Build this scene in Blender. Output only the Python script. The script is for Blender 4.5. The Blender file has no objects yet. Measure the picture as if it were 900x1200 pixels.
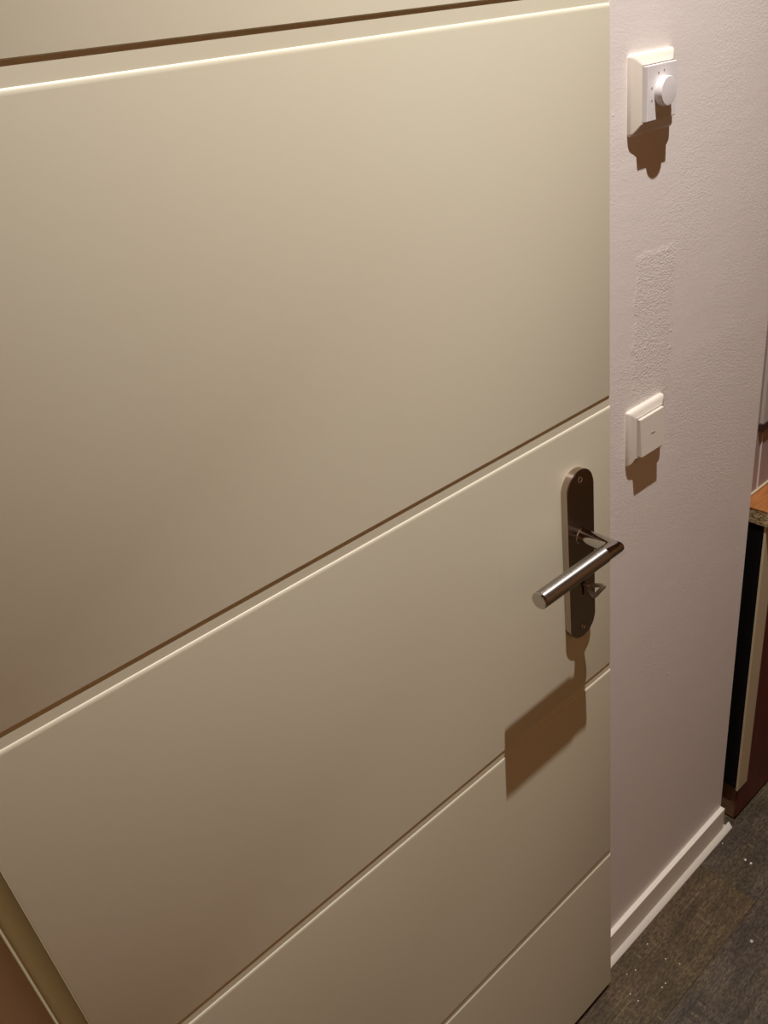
import bpy, bmesh, math, random
from mathutils import Vector, Matrix
random.seed(7)
sc = bpy.context.scene
C = sc.collection

# ------------------------------------------------------------------ camera
cam_d = bpy.data.cameras.new('camera')
cam = bpy.data.objects.new('camera', cam_d); C.objects.link(cam); sc.camera = cam
F = 938.935                                   # focal length in pixels of a 900x1200 frame
CAM = Vector((0.0, -0.54, 1.614))
D = Vector((1828-450, -155-600, F)).normalized()      # door's horizontal direction seen in camera axes (x right, y down, z in)
V = Vector((717-450, 2255-600, F)).normalized()       # straight down
N = D.cross(V)
right = Vector((D.x, N.x, -V.x)); down = Vector((D.y, N.y, -V.y)); fwd = Vector((D.z, N.z, -V.z))
m = Matrix.Identity(4)
for i in range(3):
    m[i][0] = right[i]; m[i][1] = -down[i]; m[i][2] = -fwd[i]; m[i][3] = CAM[i]
cam.matrix_world = m
cam_d.sensor_fit = 'VERTICAL'; cam_d.sensor_height = 36.0; cam_d.lens = F/1200*36.0
cam_d.clip_start = 0.01

# ------------------------------------------------------------------ world, light, exposure
w = bpy.data.worlds.new('world'); sc.world = w; w.use_nodes = True
w.node_tree.nodes['Background'].inputs[0].default_value = (0.05, 0.03, 0.02, 1)
w.node_tree.nodes['Background'].inputs[1].default_value = 0.3
ld = bpy.data.lights.new('hall_lamp', 'SPOT'); lo = bpy.data.objects.new('hall_lamp', ld); C.objects.link(lo)
lo.location = (0.66, -0.40, 2.81); ld.energy = 146; ld.color = (1.0, 0.955, 0.92); ld.shadow_soft_size = 0.009
ld.spot_size = math.radians(112); ld.spot_blend = 1.0
sc.view_settings.view_transform = 'Standard'; sc.view_settings.look = 'None'
sc.view_settings.exposure = 0.0; sc.view_settings.gamma = 1.0; sc.view_settings.use_curve_mapping = False

# ------------------------------------------------------------------ materials
def mat(name, col, rough=0.5, metal=0.0, spec=0.5):
    mt = bpy.data.materials.new(name); mt.use_nodes = True
    b = mt.node_tree.nodes['Principled BSDF']
    b.inputs['Base Color'].default_value = (*col, 1); b.inputs['Roughness'].default_value = rough
    b.inputs['Metallic'].default_value = metal; b.inputs['Specular IOR Level'].default_value = spec
    return mt
class NT:
    def __init__(s, mt): s.t = mt.node_tree; s.b = s.t.nodes['Principled BSDF']
    def n(s, typ, **kw):
        nd = s.t.nodes.new(typ)
        for k, v in kw.items(): setattr(nd, k, v)
        return nd
    def l(s, a, b): s.t.links.new(a, b)
    def pos(s, scale=(1, 1, 1), obj=False):
        if obj: o = s.n('ShaderNodeTexCoord').outputs['Object']
        else: o = s.n('ShaderNodeNewGeometry').outputs['Position']
        mp = s.n('ShaderNodeMapping'); mp.inputs['Scale'].default_value = scale
        s.l(o, mp.inputs['Vector']); return mp.outputs[0]
    def noise(s, vec, scale, detail=3, rough=0.55):
        nd = s.n('ShaderNodeTexNoise'); nd.inputs['Scale'].default_value = scale
        nd.inputs['Detail'].default_value = detail; nd.inputs['Roughness'].default_value = rough
        s.l(vec, nd.inputs['Vector']); return nd.outputs['Fac']
    def math(s, op, a, b=None, clamp=False):
        nd = s.n('ShaderNodeMath', operation=op, use_clamp=clamp)
        for i, x in enumerate((a, b)):
            if x is None: continue
            if isinstance(x, (int, float)): nd.inputs[i].default_value = x
            else: s.l(x, nd.inputs[i])
        return nd.outputs[0]
    def ramp(s, fac, stops):
        nd = s.n('ShaderNodeValToRGB'); e = nd.color_ramp.elements
        while len(e) < len(stops): e.new(0.5)
        for el, (p, c) in zip(e, stops): el.position = p; el.color = (*c, 1)
        s.l(fac, nd.inputs[0]); return nd.outputs[0]
    def mix(s, fac, a, b, mode='MIX'):
        nd = s.n('ShaderNodeMix', data_type='RGBA', blend_type=mode)
        for i, x in ((0, fac), (6, a), (7, b)):
            if isinstance(x, (int, float)): nd.inputs[i].default_value = x
            elif isinstance(x, tuple): nd.inputs[i].default_value = (*x, 1)
            else: s.l(x, nd.inputs[i])
        return nd.outputs[2]
    def bump(s, h, strength=0.3, dist=0.001):
        nd = s.n('ShaderNodeBump'); nd.inputs['Strength'].default_value = strength; nd.inputs['Distance'].default_value = dist
        s.l(h, nd.inputs['Height']); s.l(nd.outputs[0], s.b.inputs['Normal'])
    def smooth(s, x, a, b):
        nd = s.n('ShaderNodeMapRange', interpolation_type='SMOOTHSTEP')
        s.l(x, nd.inputs[0]); nd.inputs[1].default_value = a; nd.inputs[2].default_value = b; return nd.outputs[0]
    def sep(s):
        g = s.n('ShaderNodeNewGeometry'); x = s.n('ShaderNodeSeparateXYZ'); s.l(g.outputs['Position'], x.inputs[0]); return x.outputs

M = {}
# satin cream door lacquer
M['door'] = mat('cream_lacquer', (0.80, 0.70, 0.50), 0.42); t = NT(M['door'])
p = t.pos(); n1 = t.noise(p, 2.2, 3)
t.l(t.ramp(n1, [(0.3, (0.79, 0.74, 0.57)), (0.7, (0.80, 0.77, 0.61))]), t.b.inputs['Base Color'])
X = t.sep()
line = t.math('SUBTRACT', X[0], t.math('SUBTRACT', 0.5425, t.math('MULTIPLY', t.math('SUBTRACT', X[2], 1.12), -0.03)))
ridge = t.math('MULTIPLY', t.smooth(line, 0.010, 0.0), t.smooth(line, -0.0030, -0.0002))
ridge = t.math('MULTIPLY', ridge, t.math('MULTIPLY', t.smooth(X[2], 1.04, 1.10), t.smooth(X[2], 1.19, 1.10)))
t.bump(t.math('ADD', t.math('MULTIPLY', ridge, 0.8), t.math('MULTIPLY', t.noise(p, 60, 2), 0.12)), 1.0, 0.0005)
# white painted plaster, roughened in patches
M['wall'] = mat('painted_plaster', (0.80, 0.72, 0.69), 0.62); t = NT(M['wall'])
p = t.pos((1, 1, 1.9)); X = t.sep()
fine = t.noise(p, 240, 5, 0.62); mid = t.noise(t.pos((0.5, 1, 1.4)), 24, 4); big = t.noise(t.pos(), 5, 2)
wob = t.math('MULTIPLY', t.math('SUBTRACT', t.noise(t.pos(), 30, 3), 0.5), 0.03)
px = t.math('ADD', X[0], wob); pz = t.math('ADD', X[2], wob)
patch = t.math('MULTIPLY', t.math('MULTIPLY', t.smooth(px, 0.850, 0.858), t.smooth(px, 0.945, 0.925)),
               t.math('MULTIPLY', t.smooth(pz, 1.10, 1.2), t.smooth(pz, 1.366, 1.354)))
patch2 = t.math('MULTIPLY', t.smooth(px, 0.93, 0.96), t.math('MULTIPLY', t.smooth(pz, 1.22, 1.19), t.smooth(pz, 0.7, 1.0)))
rgh = t.math('ADD', t.math('MULTIPLY', t.smooth(big, 0.4, 0.65), 0.5), t.math('ADD', t.math('MULTIPLY', patch, 1.0), t.math('MULTIPLY', patch2, 0.5)))
vo = t.n('ShaderNodeTexVoronoi'); vo.inputs['Scale'].default_value = 34; t.l(t.pos(), vo.inputs['Vector'])
pim = t.math('MULTIPLY', t.smooth(vo.outputs['Distance'], 0.10, 0.03), t.smooth(t.noise(t.pos(), 9, 1), 0.56, 0.62))
h = t.math('ADD', t.math('MULTIPLY', fine, t.math('ADD', 0.20, t.math('MULTIPLY', rgh, 0.8))), t.math('MULTIPLY', mid, 0.35))
t.bump(t.math('ADD', h, t.math('MULTIPLY', pim, 0.45)), 0.8, 0.0011)
t.l(t.ramp(big, [(0.3, (0.87, 0.80, 0.765)), (0.7, (0.89, 0.825, 0.79))]), t.b.inputs['Base Color'])
t.b.inputs['Roughness'].default_value = 0.5
M['ceiling'] = mat('ceiling_paint', (0.74, 0.56, 0.38), 0.8); t = NT(M['ceiling']); t.bump(t.noise(t.pos(), 90), 0.2, 0.001)
M['far_wall'] = mat('warm_brown_wall', (0.46, 0.25, 0.115), 0.7); t = NT(M['far_wall']); t.bump(t.noise(t.pos(), 90), 0.2, 0.001)
M['skirting'] = mat('white_gloss_paint', (0.94, 0.88, 0.77), 0.3); t = NT(M['skirting']); t.bump(t.noise(t.pos(), 50), 0.1, 0.0005)
M['frame'] = mat('frame_paint', (0.66, 0.60, 0.41), 0.5); t = NT(M['frame']); t.bump(t.noise(t.pos(), 80), 0.15, 0.0005)
M['plastic'] = mat('white_plastic', (0.77, 0.70, 0.61), 0.45); t = NT(M['plastic']); t.bump(t.noise(t.pos(), 300), 0.05, 0.0003)
M['plastic_cool'] = mat('cool_white_plastic', (0.80, 0.765, 0.765), 0.4); t = NT(M['plastic_cool']); t.bump(t.noise(t.pos(), 300), 0.05, 0.0003)
M['mark'] = mat('grey_print', (0.36, 0.32, 0.30), 0.6)
def brushed(name, col, rough, sx):
    mt = mat(name, col, rough, 1.0); t = NT(mt)
    t.bump(t.noise(t.pos(sx), 500, 2), 0.12, 0.0002)
    n_ = t.noise(t.pos(sx), 300, 2); t.l(t.math('ADD', rough-0.05, t.math('MULTIPLY', n_, 0.1)), t.b.inputs['Roughness'])
    return mt
M['plate'] = brushed('brushed_steel_vertical', (0.45, 0.37, 0.31), 0.17, (1, 1, 0.03))
M['lever'] = brushed('turned_steel_lever', (0.43, 0.41, 0.38), 0.44, (1, 0.05, 0.05)); t = NT(M['lever'])
tg = t.n('ShaderNodeTangent', direction_type='RADIAL', axis='X'); t.l(tg.outputs[0], t.b.inputs['Tangent'])
t.b.inputs['Anisotropic'].default_value = 0.88; t.b.inputs['Anisotropic Rotation'].default_value = 0.25
M['chrome'] = mat('polished_chrome', (0.55, 0.53, 0.51), 0.09, 1.0)
M['black'] = mat('black_void', (0.006, 0.005, 0.005), 0.7)
M['key'] = brushed('worn_nickel', (0.45, 0.39, 0.32), 0.35, (1, 1, 1))
M['screw'] = mat('screw_steel', (0.55, 0.45, 0.42), 0.3, 1.0)
# dark vinyl floor boards, three tones
def plank_mat(name, a, b, c, other):
    mt = mat(name, a, 0.5); t = NT(mt)
    oi = t.n('ShaderNodeObjectInfo'); tc = t.n('ShaderNodeTexCoord')
    ad = t.n('ShaderNodeVectorMath', operation='ADD'); t.l(tc.outputs['Object'], ad.inputs[0])
    sc_ = t.n('ShaderNodeVectorMath', operation='SCALE'); sc_.inputs['Scale'].default_value = 17.3
    t.l(oi.outputs['Location'], sc_.inputs[0]); t.l(sc_.outputs[0], ad.inputs[1])
    def mp(s):
        q = t.n('ShaderNodeMapping'); q.inputs['Scale'].default_value = s; t.l(ad.outputs[0], q.inputs['Vector']); return q.outputs[0]
    g1 = t.noise(mp((0.5, 6, 1)), 14, 6, 0.75); g2 = t.noise(mp((1, 1.5, 1)), 11, 4, 0.6); g3 = t.noise(mp((1, 2.6, 1)), 95, 5, 0.75)
    f = t.math('ADD', t.math('MULTIPLY', g1, 0.4), t.math('ADD', t.math('MULTIPLY', g2, 0.4), t.math('MULTIPLY', g3, 0.2)))
    col = t.ramp(f, [(0.40, a), (0.5, b), (0.60, c)])
    dark = t.ramp(g3, [(0.38, (0.22, 0.2, 0.18)), (0.58, (1, 1, 1))])
    col = t.mix(0.8, col, dark, 'MULTIPLY')
    # tone drifts between olive and mauve along each board
    drift = t.smooth(t.noise(mp((0.8, 2.2, 1)), 6, 2), 0.47, 0.62)
    col = t.mix(t.math('MULTIPLY', drift, 0.55), col, t.mix(0.75, col, other, 'MULTIPLY'))
    # pale saw marks across the grain and scratches along it, in places only
    wv = t.noise(mp((95, 3.0, 1)), 3.2, 2); wv2 = t.noise(mp((0.8, 105, 1)), 3.2, 2)
    mska = t.math('MULTIPLY', t.smooth(t.noise(mp((1.3, 4, 1)), 6, 2), 0.53, 0.62), t.smooth(g3, 0.38, 0.58))
    mskb = t.math('MULTIPLY', t.smooth(t.noise(mp((0.8, 6, 1)), 6, 2), 0.50, 0.60), t.smooth(g3, 0.36, 0.55))
    scr = t.math('MAXIMUM', t.math('MULTIPLY', t.smooth(wv, 0.57, 0.66), mska), t.math('MULTIPLY', t.smooth(wv2, 0.57, 0.67), mskb))
    col = t.mix(t.math('MULTIPLY', scr, 0.5), col, (0.34, 0.26, 0.16))
    t.l(col, t.b.inputs['Base Color'])
    t.l(t.math('ADD', 0.42, t.math('MULTIPLY', g3, 0.3)), t.b.inputs['Roughness'])
    t.bump(t.math('ADD', g3, g1), 0.5, 0.0006)
    return mt
M['plank_olive'] = plank_mat('floor_board_olive', (0.075, 0.050, 0.022), (0.125, 0.085, 0.036), (0.19, 0.135, 0.062), (0.95, 0.80, 1.0))
M['plank_grey'] = plank_mat('floor_board_grey', (0.062, 0.045, 0.030), (0.108, 0.079, 0.054), (0.18, 0.135, 0.092), (1.0, 1.0, 0.6))
M['plank_tan'] = plank_mat('floor_board_tan', (0.085, 0.060, 0.034), (0.140, 0.100, 0.055), (0.21, 0.155, 0.085), (0.9, 0.9, 1.0))
# bench at the end of the wall
M['orange'] = mat('orange_wood_laminate', (0.52, 0.20, 0.055), 0.4); t = NT(M['orange'])
t.l(t.ramp(t.noise(t.pos((2, 14, 2)), 12, 4), [(0.3, (0.33, 0.112, 0.03)), (0.7, (0.45, 0.18, 0.055))]), t.b.inputs['Base Color'])
M['chip'] = mat('raw_chipboard', (0.34, 0.24, 0.12), 0.8); t = NT(M['chip'])
cn = t.noise(t.pos((1, 1, 2)), 160, 4, 0.7)
t.l(t.ramp(cn, [(0.38, (0.07, 0.045, 0.02)), (0.5, (0.36, 0.25, 0.12)), (0.62, (0.58, 0.44, 0.25))]), t.b.inputs['Base Color']); t.bump(cn, 0.6, 0.002)
M['blackboard'] = mat('black_board', (0.005, 0.004, 0.004), 0.6, 0.0, 0.2); t = NT(M['blackboard']); t.bump(t.noise(t.pos(), 120), 0.1, 0.0005)
M['cream_strip'] = mat('cream_edge_strip', (0.60, 0.50, 0.33), 0.5); t = NT(M['cream_strip']); t.bump(t.noise(t.pos(), 100), 0.1, 0.0005)
M['red'] = mat('dark_red_laminate', (0.20, 0.022, 0.010), 0.4); t = NT(M['red'])
t.l(t.ramp(t.noise(t.pos((3, 3, 1)), 12, 3), [(0.3, (0.095, 0.009, 0.005)), (0.7, (0.13, 0.018, 0.008))]), t.b.inputs['Base Color'])
M['brown'] = mat('brown_plinth_wood', (0.22, 0.12, 0.06), 0.6); t = NT(M['brown'])
t.l(t.ramp(t.noise(t.pos((2, 2, 14)), 10, 3), [(0.3, (0.16, 0.085, 0.04)), (0.7, (0.26, 0.15, 0.075))]), t.b.inputs['Base Color'])
M['back_wall'] = mat('mauve_wall', (0.36, 0.275, 0.265), 0.6); t = NT(M['back_wall']); t.bump(t.noise(t.pos(), 120), 0.3, 0.001)
M['grey_panel'] = mat('grey_board', (0.50, 0.45, 0.40), 0.5); t = NT(M['grey_panel']); t.bump(t.noise(t.pos(), 120), 0.1, 0.001)
M['dark_wood'] = mat('dark_wood', (0.05, 0.02, 0.015), 0.5)
M['caulk'] = mat('white_caulk', (0.80, 0.70, 0.66), 0.4); t = NT(M['caulk']); t.bump(t.noise(t.pos(), 150), 0.4, 0.001)
M['flake'] = mat('white_paint_flake', (0.85, 0.80, 0.74), 0.5)
M['pebble'] = mat('pale_grey_crumb', (0.62, 0.58, 0.54), 0.6)

# ------------------------------------------------------------------ mesh helpers
def obj(name, bm, m_, parent=None, smooth=False, kind=None, loc=None):
    me = bpy.data.meshes.new(name); bmesh.ops.recalc_face_normals(bm, faces=bm.faces); bm.to_mesh(me); bm.free()
    if m_: me.materials.append(M[m_])
    o = bpy.data.objects.new(name, me); C.objects.link(o)
    if smooth:
        for q in me.polygons: q.use_smooth = True
        me.set_sharp_from_angle(angle=math.radians(35))
    if parent: o.parent = parent
    if loc: o.location = loc
    if kind: o['kind'] = kind
    return o
def empty(name, loc, parent=None):
    o = bpy.data.objects.new(name, None); C.objects.link(o); o.location = loc; o.empty_display_size = 0.05
    if parent: o.parent = parent
    return o
def tag(o, label, cat, group=None, kind=None):
    o['label'] = label; o['category'] = cat
    if group: o['group'] = group
    if kind: o['kind'] = kind
    return o
def box(bm, x0, x1, y0, y1, z0, z1, bev=0, seg=2):
    vs = [bm.verts.new((x, y, z)) for x in (x0, x1) for y in (y0, y1) for z in (z0, z1)]
    fs = [bm.faces.new([vs[i] for i in q]) for q in ((0,1,3,2),(4,6,7,5),(0,4,5,1),(2,3,7,6),(0,2,6,4),(1,5,7,3))]
    if bev:
        ed = list({e for f in fs for e in f.edges})
        bmesh.ops.bevel(bm, geom=ed, offset=bev, segments=seg, affect='EDGES', profile=0.5)
    return bm
def B(*a, **k): return box(bmesh.new(), *a, **k)
def prism(bm, pts, a0, a1, axis):
    """closed profile pts extruded along axis from a0 to a1; the two profile coordinates are the other axes in order"""
    def mk(p, a):
        return {'x': (a, p[0], p[1]), 'y': (p[0], a, p[1]), 'z': (p[0], p[1], a)}[axis]
    r0 = [bm.verts.new(mk(p, a0)) for p in pts]; r1 = [bm.verts.new(mk(p, a1)) for p in pts]
    n = len(pts); bm.faces.new(r0); bm.faces.new(r1[::-1])
    for i in range(n): bm.faces.new((r0[i], r0[(i+1) % n], r1[(i+1) % n], r1[i]))
    return bm
def lathe(bm, prof, seg, axis, origin=(0, 0, 0)):
    """profile of (radius, along) revolved round axis"""
    o = Vector(origin); rings = []
    ax = {'x': Vector((1,0,0)), 'y': Vector((0,1,0)), 'z': Vector((0,0,1))}[axis]
    u = {'x': Vector((0,1,0)), 'y': Vector((1,0,0)), 'z': Vector((1,0,0))}[axis]; v = ax.cross(u)
    for r, a in prof:
        if r < 1e-7: rings.append([bm.verts.new(o+ax*a)])
        else: rings.append([bm.verts.new(o+ax*a+u*(r*math.cos(2*math.pi*k/seg))+v*(r*math.sin(2*math.pi*k/seg))) for k in range(seg)])
    for A, Bq in zip(rings, rings[1:]):
        for k in range(seg):
            j = (k+1) % seg
            if len(A) == 1 and len(Bq) == 1: continue
            if len(A) == 1: bm.faces.new((A[0], Bq[j], Bq[k]))
            elif len(Bq) == 1: bm.faces.new((A[k], A[j], Bq[0]))
            else: bm.faces.new((A[k], A[j], Bq[j], Bq[k]))
    return bm

# ------------------------------------------------------------------ the setting
YW = 0.040                                    # face of the switch wall; the door's face is y = 0
XE = 1.208                                    # free end of that wall
CH = 2.90
def struct(name, bm, m_, label, cat):
    return tag(obj(name, bm, m_, kind='structure'), label, cat)

struct('wall_right', B(0.7685, XE, YW, 0.14, 0, CH, bev=0.004), 'wall', 'off-white roughly painted wall to the right of the door', 'wall')
struct('wall_left', B(-0.95, -0.042, YW, 0.14, 0, CH), 'wall', 'shaded wall to the left of the door frame', 'wall')
struct('wall_over_door', B(-0.042, 0.7685, YW, 0.14, 2.15, CH), 'wall', 'wall above the door', 'wall')
struct('wall_back', B(XE-0.05, 3.0, 0.141, 0.22, 0, CH), 'back_wall', 'mauve wall behind the bench at the wall end', 'wall')
struct('wall_side_left', B(-1.05, -0.95, -1.30, 0.14, 0, CH), 'far_wall', 'warm brown wall closing the hall on the left', 'wall')
struct('wall_front', B(-1.05, 3.0, -1.40, -1.30, 0, CH), 'far_wall', 'warm brown wall across the hall', 'wall')
struct('wall_side_right', B(3.0, 3.1, -1.40, 0.22, 0, CH), 'far_wall', 'wall closing the hall on the right', 'wall')
struct('ceiling', B(-1.05, 3.1, -1.40, 0.22, CH, CH+0.08), 'ceiling', 'plain off-white hall ceiling', 'ceiling')

# floor: a base with separate boards laid along the wall
floor = struct('floor', B(-1.05, 3.1, -1.40, 0.22, -0.06, -0.006), 'plank_grey', 'dark brown wood-look plank floor', 'floor')
PW, PL = 0.172, 1.22
pm = {}
for key in ('plank_olive', 'plank_grey', 'plank_tan'):
    bm = bmesh.new(); box(bm, 0.0001, PL-0.0001, 0.0001, PW-0.0001, -0.006, 0)
    top = [e for e in bm.edges if all(abs(v.co.z) < 1e-6 for v in e.verts)]
    bmesh.ops.bevel(bm, geom=top, offset=0.0005, segments=1, affect='EDGES')
    me = bpy.data.meshes.new('plank'); bmesh.ops.recalc_face_normals(bm, faces=bm.faces); bm.to_mesh(me); bm.free()
    me.materials.append(M[key]); pm[key] = me
row_y0 = -0.104
for r in range(-7, 2):
    y = row_y0 + r*PW
    off = {0: 1.10, -1: 0.62, -2: 0.25, 1: 0.4}.get(r, (r*0.47) % PL)
    for k in range(-2, 3):
        x = off + k*PL
        if x+PL < -1.0 or x > 3.0: continue
        key = random.choice(list(pm))
        if r == 0: key = 'plank_olive' if k < 0 else 'plank_grey'
        if r == -1: key = 'plank_grey' if k < 0 else 'plank_olive'
        if r == -1 and k == 0: key = 'plank_grey'
        x0 = max(x, -1.05); 
        p_ = bpy.data.objects.new('plank', pm[key]); C.objects.link(p_); p_.parent = floor; p_.location = (x, y, 0)

# skirting board with a bevelled foot strip
bb = struct('baseboard_right', B(0.7685, 1.206, YW-0.0095, YW+0.001, 0.0005, 0.079, bev=0.0012), 'skirting', 'white skirting board along the foot of the switch wall', 'baseboard')
bm = prism(bmesh.new(), [(YW-0.009, 0.0005), (YW-0.009, 0.0140), (YW-0.0100, 0.0136), (YW-0.0180, 0.0030), (YW-0.0185, 0.0020), (YW-0.0185, 0.0005)], 0.7685, 1.230, 'x')
obj('foot_strip', bm, 'skirting', bb, smooth=True)
# strip returns round the wall's end
bm = prism(bmesh.new(), [(1.2085, 0.0005), (1.2085, 0.0140), (1.2105, 0.0136), (1.224, 0.003), (1.226, 0.002), (1.226, 0.0005)], YW-0.0090, 0.12, 'y')
obj('foot_strip', bm, 'skirting', bb, smooth=True)

# door frame: recessed face with a thin outer lip on the hinge side
bm = prism(bmesh.new(), [(-0.0105, 0.0155), (-0.0105, 0.12), (-0.0415, 0.12), (-0.0415, 0.0), (-0.0408, -0.001), (-0.0402, -0.001), (-0.0398, -0.0003), (-0.0398, 0.0155)], 0.0, 2.148, 'z')
struct('trim_1', bm, 'frame', 'hinge side of the door frame with a thin outer lip', 'door frame')
struct('trim_2', B(0.7385, 0.768, 0.0160, 0.12, 0, 2.148, bev=0.001), 'frame', 'latch side of the door frame, behind the leaf', 'door frame')
struct('trim_3', B(-0.0104, 0.7384, 0.0155, 0.12, 2.11, 2.148, bev=0.001), 'frame', 'head of the door frame', 'door frame')

# ------------------------------------------------------------------ the door
X0, X1, Z0, Z1 = -0.0200, 0.7480, 0.020, 2.10
bm = bmesh.new(); box(bm, X0+0.0006, X1-0.0006, 0.0013, 0.0135, Z0+0.001, Z1); box(bm, X0+0.012, X1-0.012, 0.0130, 0.040, Z0+0.001, Z1-0.012)
door = obj('door_1', bm, 'door', kind='structure')
tag(door, 'cream lacquered flush door with horizontal grooves and a steel lever handle', 'door')
gz = [1.614+0.54*q for q in (0.0410, -0.7215, -1.4835, -2.2425)]    # groove centres
GH = 0.0068                                                         # half width of a groove
edges = [Z0] + [z for g in sorted(gz) for z in (g-GH, g+GH)] + [Z1]
for i in range(0, len(edges), 2):
    a, b = edges[i], edges[i+1]
    # cross-section: softly rounded upper arris, small chamfer below
    pts = [(0.0035, a), (0.0013, a), (0.0004, a+0.0003), (0.0, a+0.0008)]
    R, RZ = 0.0016, 0.0042
    for k in range(6):
        th = math.radians(90*k/5)
        pts.append((R-R*math.cos(th), b-RZ+RZ*math.sin(th)))
    pts += [(0.0035, b)]
    bm = prism(bmesh.new(), pts, X0, X1, 'x')
    ed = [e for e in bm.edges if abs(e.verts[0].co.x-e.verts[1].co.x) < 1e-6 and abs(e.verts[0].co.y) < 1e-6 and abs(e.verts[1].co.y) < 1e-6]
    bmesh.ops.bevel(bm, geom=ed, offset=0.0012, segments=2, affect='EDGES')
    obj('door_panel', bm, 'door', door, smooth=True)

# handle set
HX, HZ = 0.6765, 1.0405
hd = empty('door_handle', (HX, 0, HZ), door)
def stadium(w, h, n=14):
    r = w/2; pts = []
    for k in range(n+1):
        th = math.pi*k/n; pts.append((r*math.cos(th), h/2-r+r*math.sin(th)))
    for k in range(n+1):
        th = math.pi+math.pi*k/n; pts.append((r*math.cos(th), -h/2+r+r*math.sin(th)))
    return pts
bm = prism(bmesh.new(), stadium(0.0505, 0.2475), -0.0092, 0.0, 'y')
ed = [e for e in bm.edges if all(abs(v.co.y+0.0092) < 1e-6 for v in e.verts)]
bmesh.ops.bevel(bm, geom=ed, offset=0.0007, segments=2, affect='EDGES')
obj('backplate', bm, 'plate', hd, smooth=True)
LZ = 1.0735-HZ; LX = 0.6765-HX; LY = -0.0555; LR = 0.0103
# rosette ring and neck
bm = lathe(bmesh.new(), [(0.0, -0.0105), (0.0098, -0.0105), (0.0112, -0.0095), (0.0112, -0.0084)], 32, 'y', (LX, 0, LZ))
obj('neck_collar', bm, 'chrome', hd, smooth=True)
def mitre(bm, r, seg=40, y_in=-0.0100, x_out=-0.020):
    """neck along -y, mitred into an arm along -x"""
    A, Bv, Cc = [], [], []
    for k in range(seg):
        th = 2*math.pi*k/seg; c, s = math.cos(th)*r, math.sin(th)*r
        A.append(bm.verts.new((LX+c, y_in, LZ+s)))
        Bv.append(bm.verts.new((LX+c, LY-c, LZ+s)))          # plane at 45 degrees: outer side (+x) goes further out (-y)
        Cc.append(bm.verts.new((LX+x_out, LY-c, LZ+s)))
    for P, Q in ((A, Bv), (Bv, Cc)):
        for k in range(seg):
            j = (k+1) % seg; bm.faces.new((P[k], P[j], Q[j], Q[k]))
    bm.faces.new(A[::-1]); bm.faces.new(Cc)
    return bm
el = mitre(bmesh.new(), 0.0096)
ed = [e for e in el.edges if all(abs((v.co.x-LX)+(v.co.y-LY)) < 1e-6 for v in e.verts)]
bmesh.ops.bevel(el, geom=ed, offset=0.0012, segments=2, affect='EDGES')
obj('lever_elbow', el, 'chrome', hd, smooth=True)
x_a, x_b = LX-0.0185, 0.5410-HX
bm = lathe(bmesh.new(), [(0.0, x_a), (0.0098, x_a), (LR, x_a-0.0006), (LR, x_b+0.0035), (0.0098, x_b+0.0031), (0.0, x_b+0.0031)], 48, 'x', (0, LY, LZ))
obj('lever_grip', bm, 'lever', hd, smooth=True)
bm = lathe(bmesh.new(), [(0.0, x_b+0.0032), (0.0099, x_b+0.0032), (LR, x_b+0.0026), (LR, x_b+0.0008), (LR-0.0007, x_b), (0.0, x_b)], 48, 'x', (0, LY, LZ))
obj('end_cap', bm, 'chrome', hd, smooth=True)
for dz in (1.1515, 0.9325):
    bm = lathe(bmesh.new(), [(0.0, -0.0088), (0.0022, -0.0088), (0.0026, -0.0094), (0.0036, -0.0099), (0.0042, -0.0094), (0.0042, -0.0088)], 20, 'y', (0, 0, dz-HZ))
    obj('screw', bm, 'screw', hd, smooth=True)
# keyhole: round top with a slot below
pts = []
for k in range(13):
    th = math.radians(-60+300*k/12); pts.append((0.0042*math.cos(th), 0.0042*math.sin(th)))
pts += [(-0.0021, -0.016), (0.0, -0.0172), (0.0021, -0.016)]
KX, KZ = 0.6775, 1.0005
bm = prism(bmesh.new(), [(p[0]+KX-HX, p[1]+KZ-HZ) for p in pts], -0.0095, -0.004, 'y')
obj('keyhole', bm, 'black', hd)

# key in the lock
key = empty('key', (KX, -0.0093, KZ)); key.rotation_euler = (0, math.radians(76), 0)
tag(key, 'small worn metal key with a triangular looped bow in the door lock', 'key')
bm = lathe(bmesh.new(), [(0.0, 0.0), (0.0021, 0.0), (0.0021, -0.0075), (0.0029, -0.0075), (0.0029, -0.0095), (0.0019, -0.0105), (0.0, -0.0105)], 16, 'y')
obj('shank', bm, 'key', key, smooth=True)
def bow_ring():
    bm = bmesh.new()
    def tri(cy, cz, r, rc, n=8):
        # rounded triangle in the y-z plane, its point towards the lock
        out = []
        for a in (0, 120, 240):
            th = math.radians(a); c = Vector((cy+(r-rc)*math.cos(th), cz+(r-rc)*math.sin(th)))
            for k in range(n+1):
                ph = th-math.radians(60)+math.radians(120)*k/n
                out.append((c.x+rc*math.cos(ph), c.y+rc*math.sin(ph)))
        return out
    o_, i_ = tri(-0.0185, 0, 0.0140, 0.0042), tri(-0.0188, 0, 0.0066, 0.0014)
    n = len(o_); rings = []
    for x in (-0.0012, 0.0012):
        rings.append(([bm.verts.new((x, *p)) for p in o_], [bm.verts.new((x, *p)) for p in i_]))
    for k in range(n):
        j = (k+1) % n
        (a, b), (c, d) = rings
        bm.faces.new((a[k], a[j], b[j], b[k])); bm.faces.new((c[k], d[k], d[j], c[j]))
        bm.faces.new((a[k], c[k], c[j], a[j])); bm.faces.new((b[k], b[j], d[j], d[k]))
    return bm
bo = obj('bow', bow_ring(), 'key', key, smooth=True)

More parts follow.
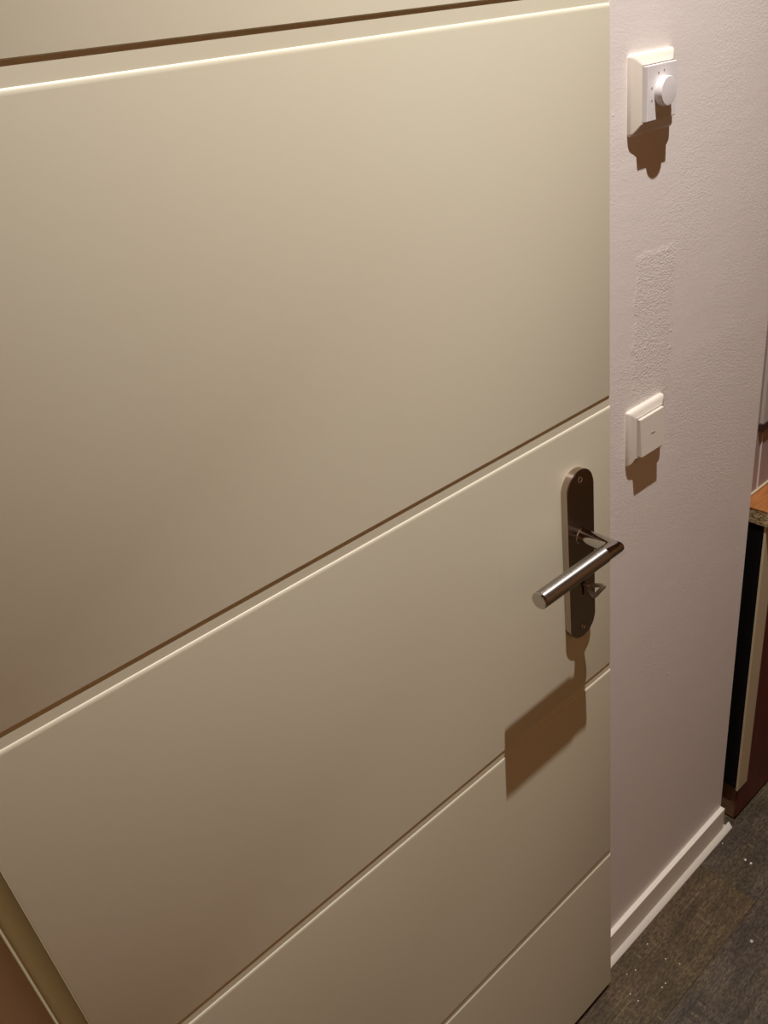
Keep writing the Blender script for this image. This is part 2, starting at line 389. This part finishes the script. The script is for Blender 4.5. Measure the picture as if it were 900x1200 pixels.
# ------------------------------------------------------------------ dimmer and light switch
def cover_frame(bm, s, hole, d, top):
    """square cover frame with sloping sides and an opening: outer s, opening hole, depth d, flat from half-width top"""
    def ring(hw, y, r, n=4):
        out = []
        for cx, cz, a0 in ((1, 1, 0), (-1, 1, 90), (-1, -1, 180), (1, -1, 270)):
            for k in range(n+1):
                th = math.radians(a0+90*k/n)
                out.append(bm.verts.new((cx*(hw-r)+r*math.cos(th), y, cz*(hw-r)+r*math.sin(th))))
        return out
    h = s/2
    R = [ring(h, 0, .0035), ring(h, -0.0032, .0035), ring(h-0.0004, -0.0044, .0034), ring(h-0.0018, -0.0060, .003), ring(h-0.0045, -0.0075, .0026),
         ring(h-0.0085, -d+0.0016, .002), ring(hole/2+0.0010, -d, .0008), ring(hole/2, -d+0.0008, .0008), ring(hole/2, -0.002, .0008)]
    for A, Q in zip(R, R[1:]):
        n = len(A)
        for k in range(n): bm.faces.new((A[k], A[(k+1) % n], Q[(k+1) % n], Q[k]))
    bm.faces.new(R[0]); bm.faces.new(R[-1])
    return bm
dim = empty('dimmer_switch', (0.8745, YW, 1.5395))
tag(dim, 'white wall dimmer with a round turning knob, the upper of two switches', 'dimmer')
obj('cover_frame', cover_frame(bmesh.new(), 0.0810, 0.0560, 0.0112, 0.0325), 'plastic', dim, smooth=True)
bm = bmesh.new(); box(bm, -0.0275, 0.0275, -0.0170, -0.0022, -0.0275, 0.0275, bev=0.0008)
obj('center_plate', bm, 'plastic_cool', dim)
bm = lathe(bmesh.new(), [(0.0, -0.0172), (0.0152, -0.0172), (0.0154, -0.0185), (0.0149, -0.0245), (0.0142, -0.0256), (0.0127, -0.0258), (0.0, -0.0258)], 48, 'y')
obj('knob', bm, 'plastic_cool', dim, smooth=True)
for k, a in enumerate((82, 112, 165, 200)):
    th = math.radians(a)
    bm = lathe(bmesh.new(), [(0.0, -0.0172), (0.0013, -0.0172), (0.0013, -0.0165)], 10, 'y', (0.0205*math.cos(th), 0, 0.0205*math.sin(th)))
    obj('printed_dot', bm, 'mark', dim)

sw = empty('light_switch', (0.8770, YW, 1.1255))
tag(sw, 'white rocker light switch with a small dash, lower on the wall beside the door handle', 'light switch')
obj('cover_frame', cover_frame(bmesh.new(), 0.0810, 0.0560, 0.0100, 0.0325), 'plastic', sw, smooth=True)
obj('switch_bed', B(-0.0278, 0.0278, -0.0060, -0.0021, -0.0278, 0.0278), 'plastic', sw)
bm = prism(bmesh.new(), [(-0.0062, -0.0274), (-0.0172, -0.0274), (-0.0140, 0.0274), (-0.0062, 0.0274)], -0.0272, 0.0272, 'x')
bmesh.ops.bevel(bm, geom=list(bm.edges), offset=0.0006, segments=2, affect='EDGES')
rk = obj('rocker', bm, 'plastic', sw)
bm = B(-0.0042, 0.0042, -0.0160, -0.0140, -0.0008, 0.0010)
obj('dash_mark', bm, 'mark', rk)

# ------------------------------------------------------------------ bench at the end of the wall
bx = 1.238
bench = empty('narrow_bench', (bx, 0.03, 0))
tag(bench, 'bench with orange wooden top and dark red front beyond the wall end', 'bench')
def P(name, x0, x1, y0, y1, z0, z1, m_, bev=0.0008):
    return obj(name, B(x0-bx, x1-bx, y0-0.03, y1-0.03, z0, z1, bev=bev), m_, bench)
P('side_panel', 1.238, 1.250, 0.0290, 0.135, 0.118, 0.797, 'blackboard')
P('plinth', 1.252, 2.20, 0.0315, 0.13, 0.006, 0.117, 'brown')
P('foot', 1.256, 1.30, 0.040, 0.12, 0.0, 0.006, 'brown', 0)
P('foot', 2.10, 2.15, 0.040, 0.12, 0.0, 0.006, 'brown', 0)
P('front_panel', 1.2525, 2.20, 0.0270, 0.0314, 0.012, 0.797, 'red')
P('edge_strip', 1.238, 1.279, 0.0225, 0.0269, 0.112, 0.797, 'cream_strip')
P('back_panel', 1.2505, 2.20, 0.120, 0.135, 0.118, 0.797, 'blackboard')
wt = P('worktop', 1.2335, 2.25, -0.005, 0.1405, 0.798, 0.828, 'chip')
obj('laminate', B(-0.005, 1.012, -0.0355, 0.1105, 0.8281, 0.8295), 'orange', wt)
# wall board standing behind the top
panel = struct('trim_4', B(1.2335, 2.25, 0.0740, 0.120, 0.8305, 2.2, bev=0.001), 'back_wall', 'mauve boarding standing on the back of the bench top', 'boarding')
bm = B(1.2335, 2.25, 0.0695, 0.0738, 0.8300, 0.8345, bev=0.001)
obj('sealing_strip', bm, 'cream_strip', panel)
bm = B(1.2925, 1.2950, 0.0722, 0.0740, 0.8350, 0.945)
obj('caulk_seam', bm, 'caulk', panel)
grey = empty('wall_board', (1.75, 0.0735, 1.25))
tag(grey, 'grey board with a dark lower edge on the wall above the bench', 'board')
obj('board', B(-0.469, 0.45, -0.006, 0, -0.28, 0.5), 'grey_panel', grey)
obj('lower_rail', B(-0.473, 0.45, -0.008, 0, -0.2935, -0.2805), 'dark_wood', grey)

# ------------------------------------------------------------------ crumbs and flakes on the floor
def flake(name, x, y, r, h, m_, seed):
    rnd = random.Random(seed); bm = bmesh.new()
    n = 7; top = bm.verts.new((0, 0, h)); ring = []; low = []
    for k in range(n):
        th = 2*math.pi*k/n; q = r*rnd.uniform(0.65, 1.15)
        ring.append(bm.verts.new((q*math.cos(th), q*math.sin(th)*0.8, h*0.6))); low.append(bm.verts.new((q*0.9*math.cos(th), q*0.72*math.sin(th), 0)))
    for k in range(n):
        j = (k+1) % n; bm.faces.new((top, ring[k], ring[j])); bm.faces.new((ring[k], low[k], low[j], ring[j]))
    bm.faces.new(low[::-1])
    return obj(name, bm, m_, loc=(x, y, 0.0))
tag(flake('crumb', 1.0138, -0.1398, 0.0040, 0.003, 'pebble', 1), 'round pale grey crumb, the largest, on the dark floor near the right edge', 'crumb')
tag(flake('paint_flake', 1.1741, -0.0397, 0.0030, 0.0015, 'flake', 2), 'white paint flake on the floor, the one nearer the skirting of a close pair', 'flake')
tag(flake('paint_flake', 1.1748, -0.0526, 0.0036, 0.0015, 'flake', 3), 'white paint flake on the floor, the one farther from the skirting of a close pair', 'flake')
specks = [(0.8695, 0.0003, 'tiny white speck nearest the foot strip, beside the pale saw marks'), (0.8679, -0.0419, 'tiny white speck on the floor, upper left of a slanting pair'),
          (0.8781, -0.0664, 'tiny white speck on the floor, lower right of a slanting pair'), (0.8268, -0.0683, 'tiny white speck, right one of two almost touching'),
          (0.8156, -0.0682, 'tiny white speck, left one of two almost touching'), (0.7629, -0.0511, 'tiny white speck on the floor, lowest of all in the photo'),
          (0.7628, -0.0335, 'tiny white speck on the floor, farthest left and low'), (0.8087, -0.0137, 'tiny white speck by the door edge, right of its neighbour'),
          (0.7903, -0.0067, 'tiny white speck closest to the door corner'), (1.1795, 0.0160, 'tiny white speck near the far end of the skirting')]
for i, (x, y, lab) in enumerate(specks):
    tag(flake('speck', x, y, 0.0016, 0.0009, 'flake', 10+i), lab, 'speck', 'white specks on the floor')
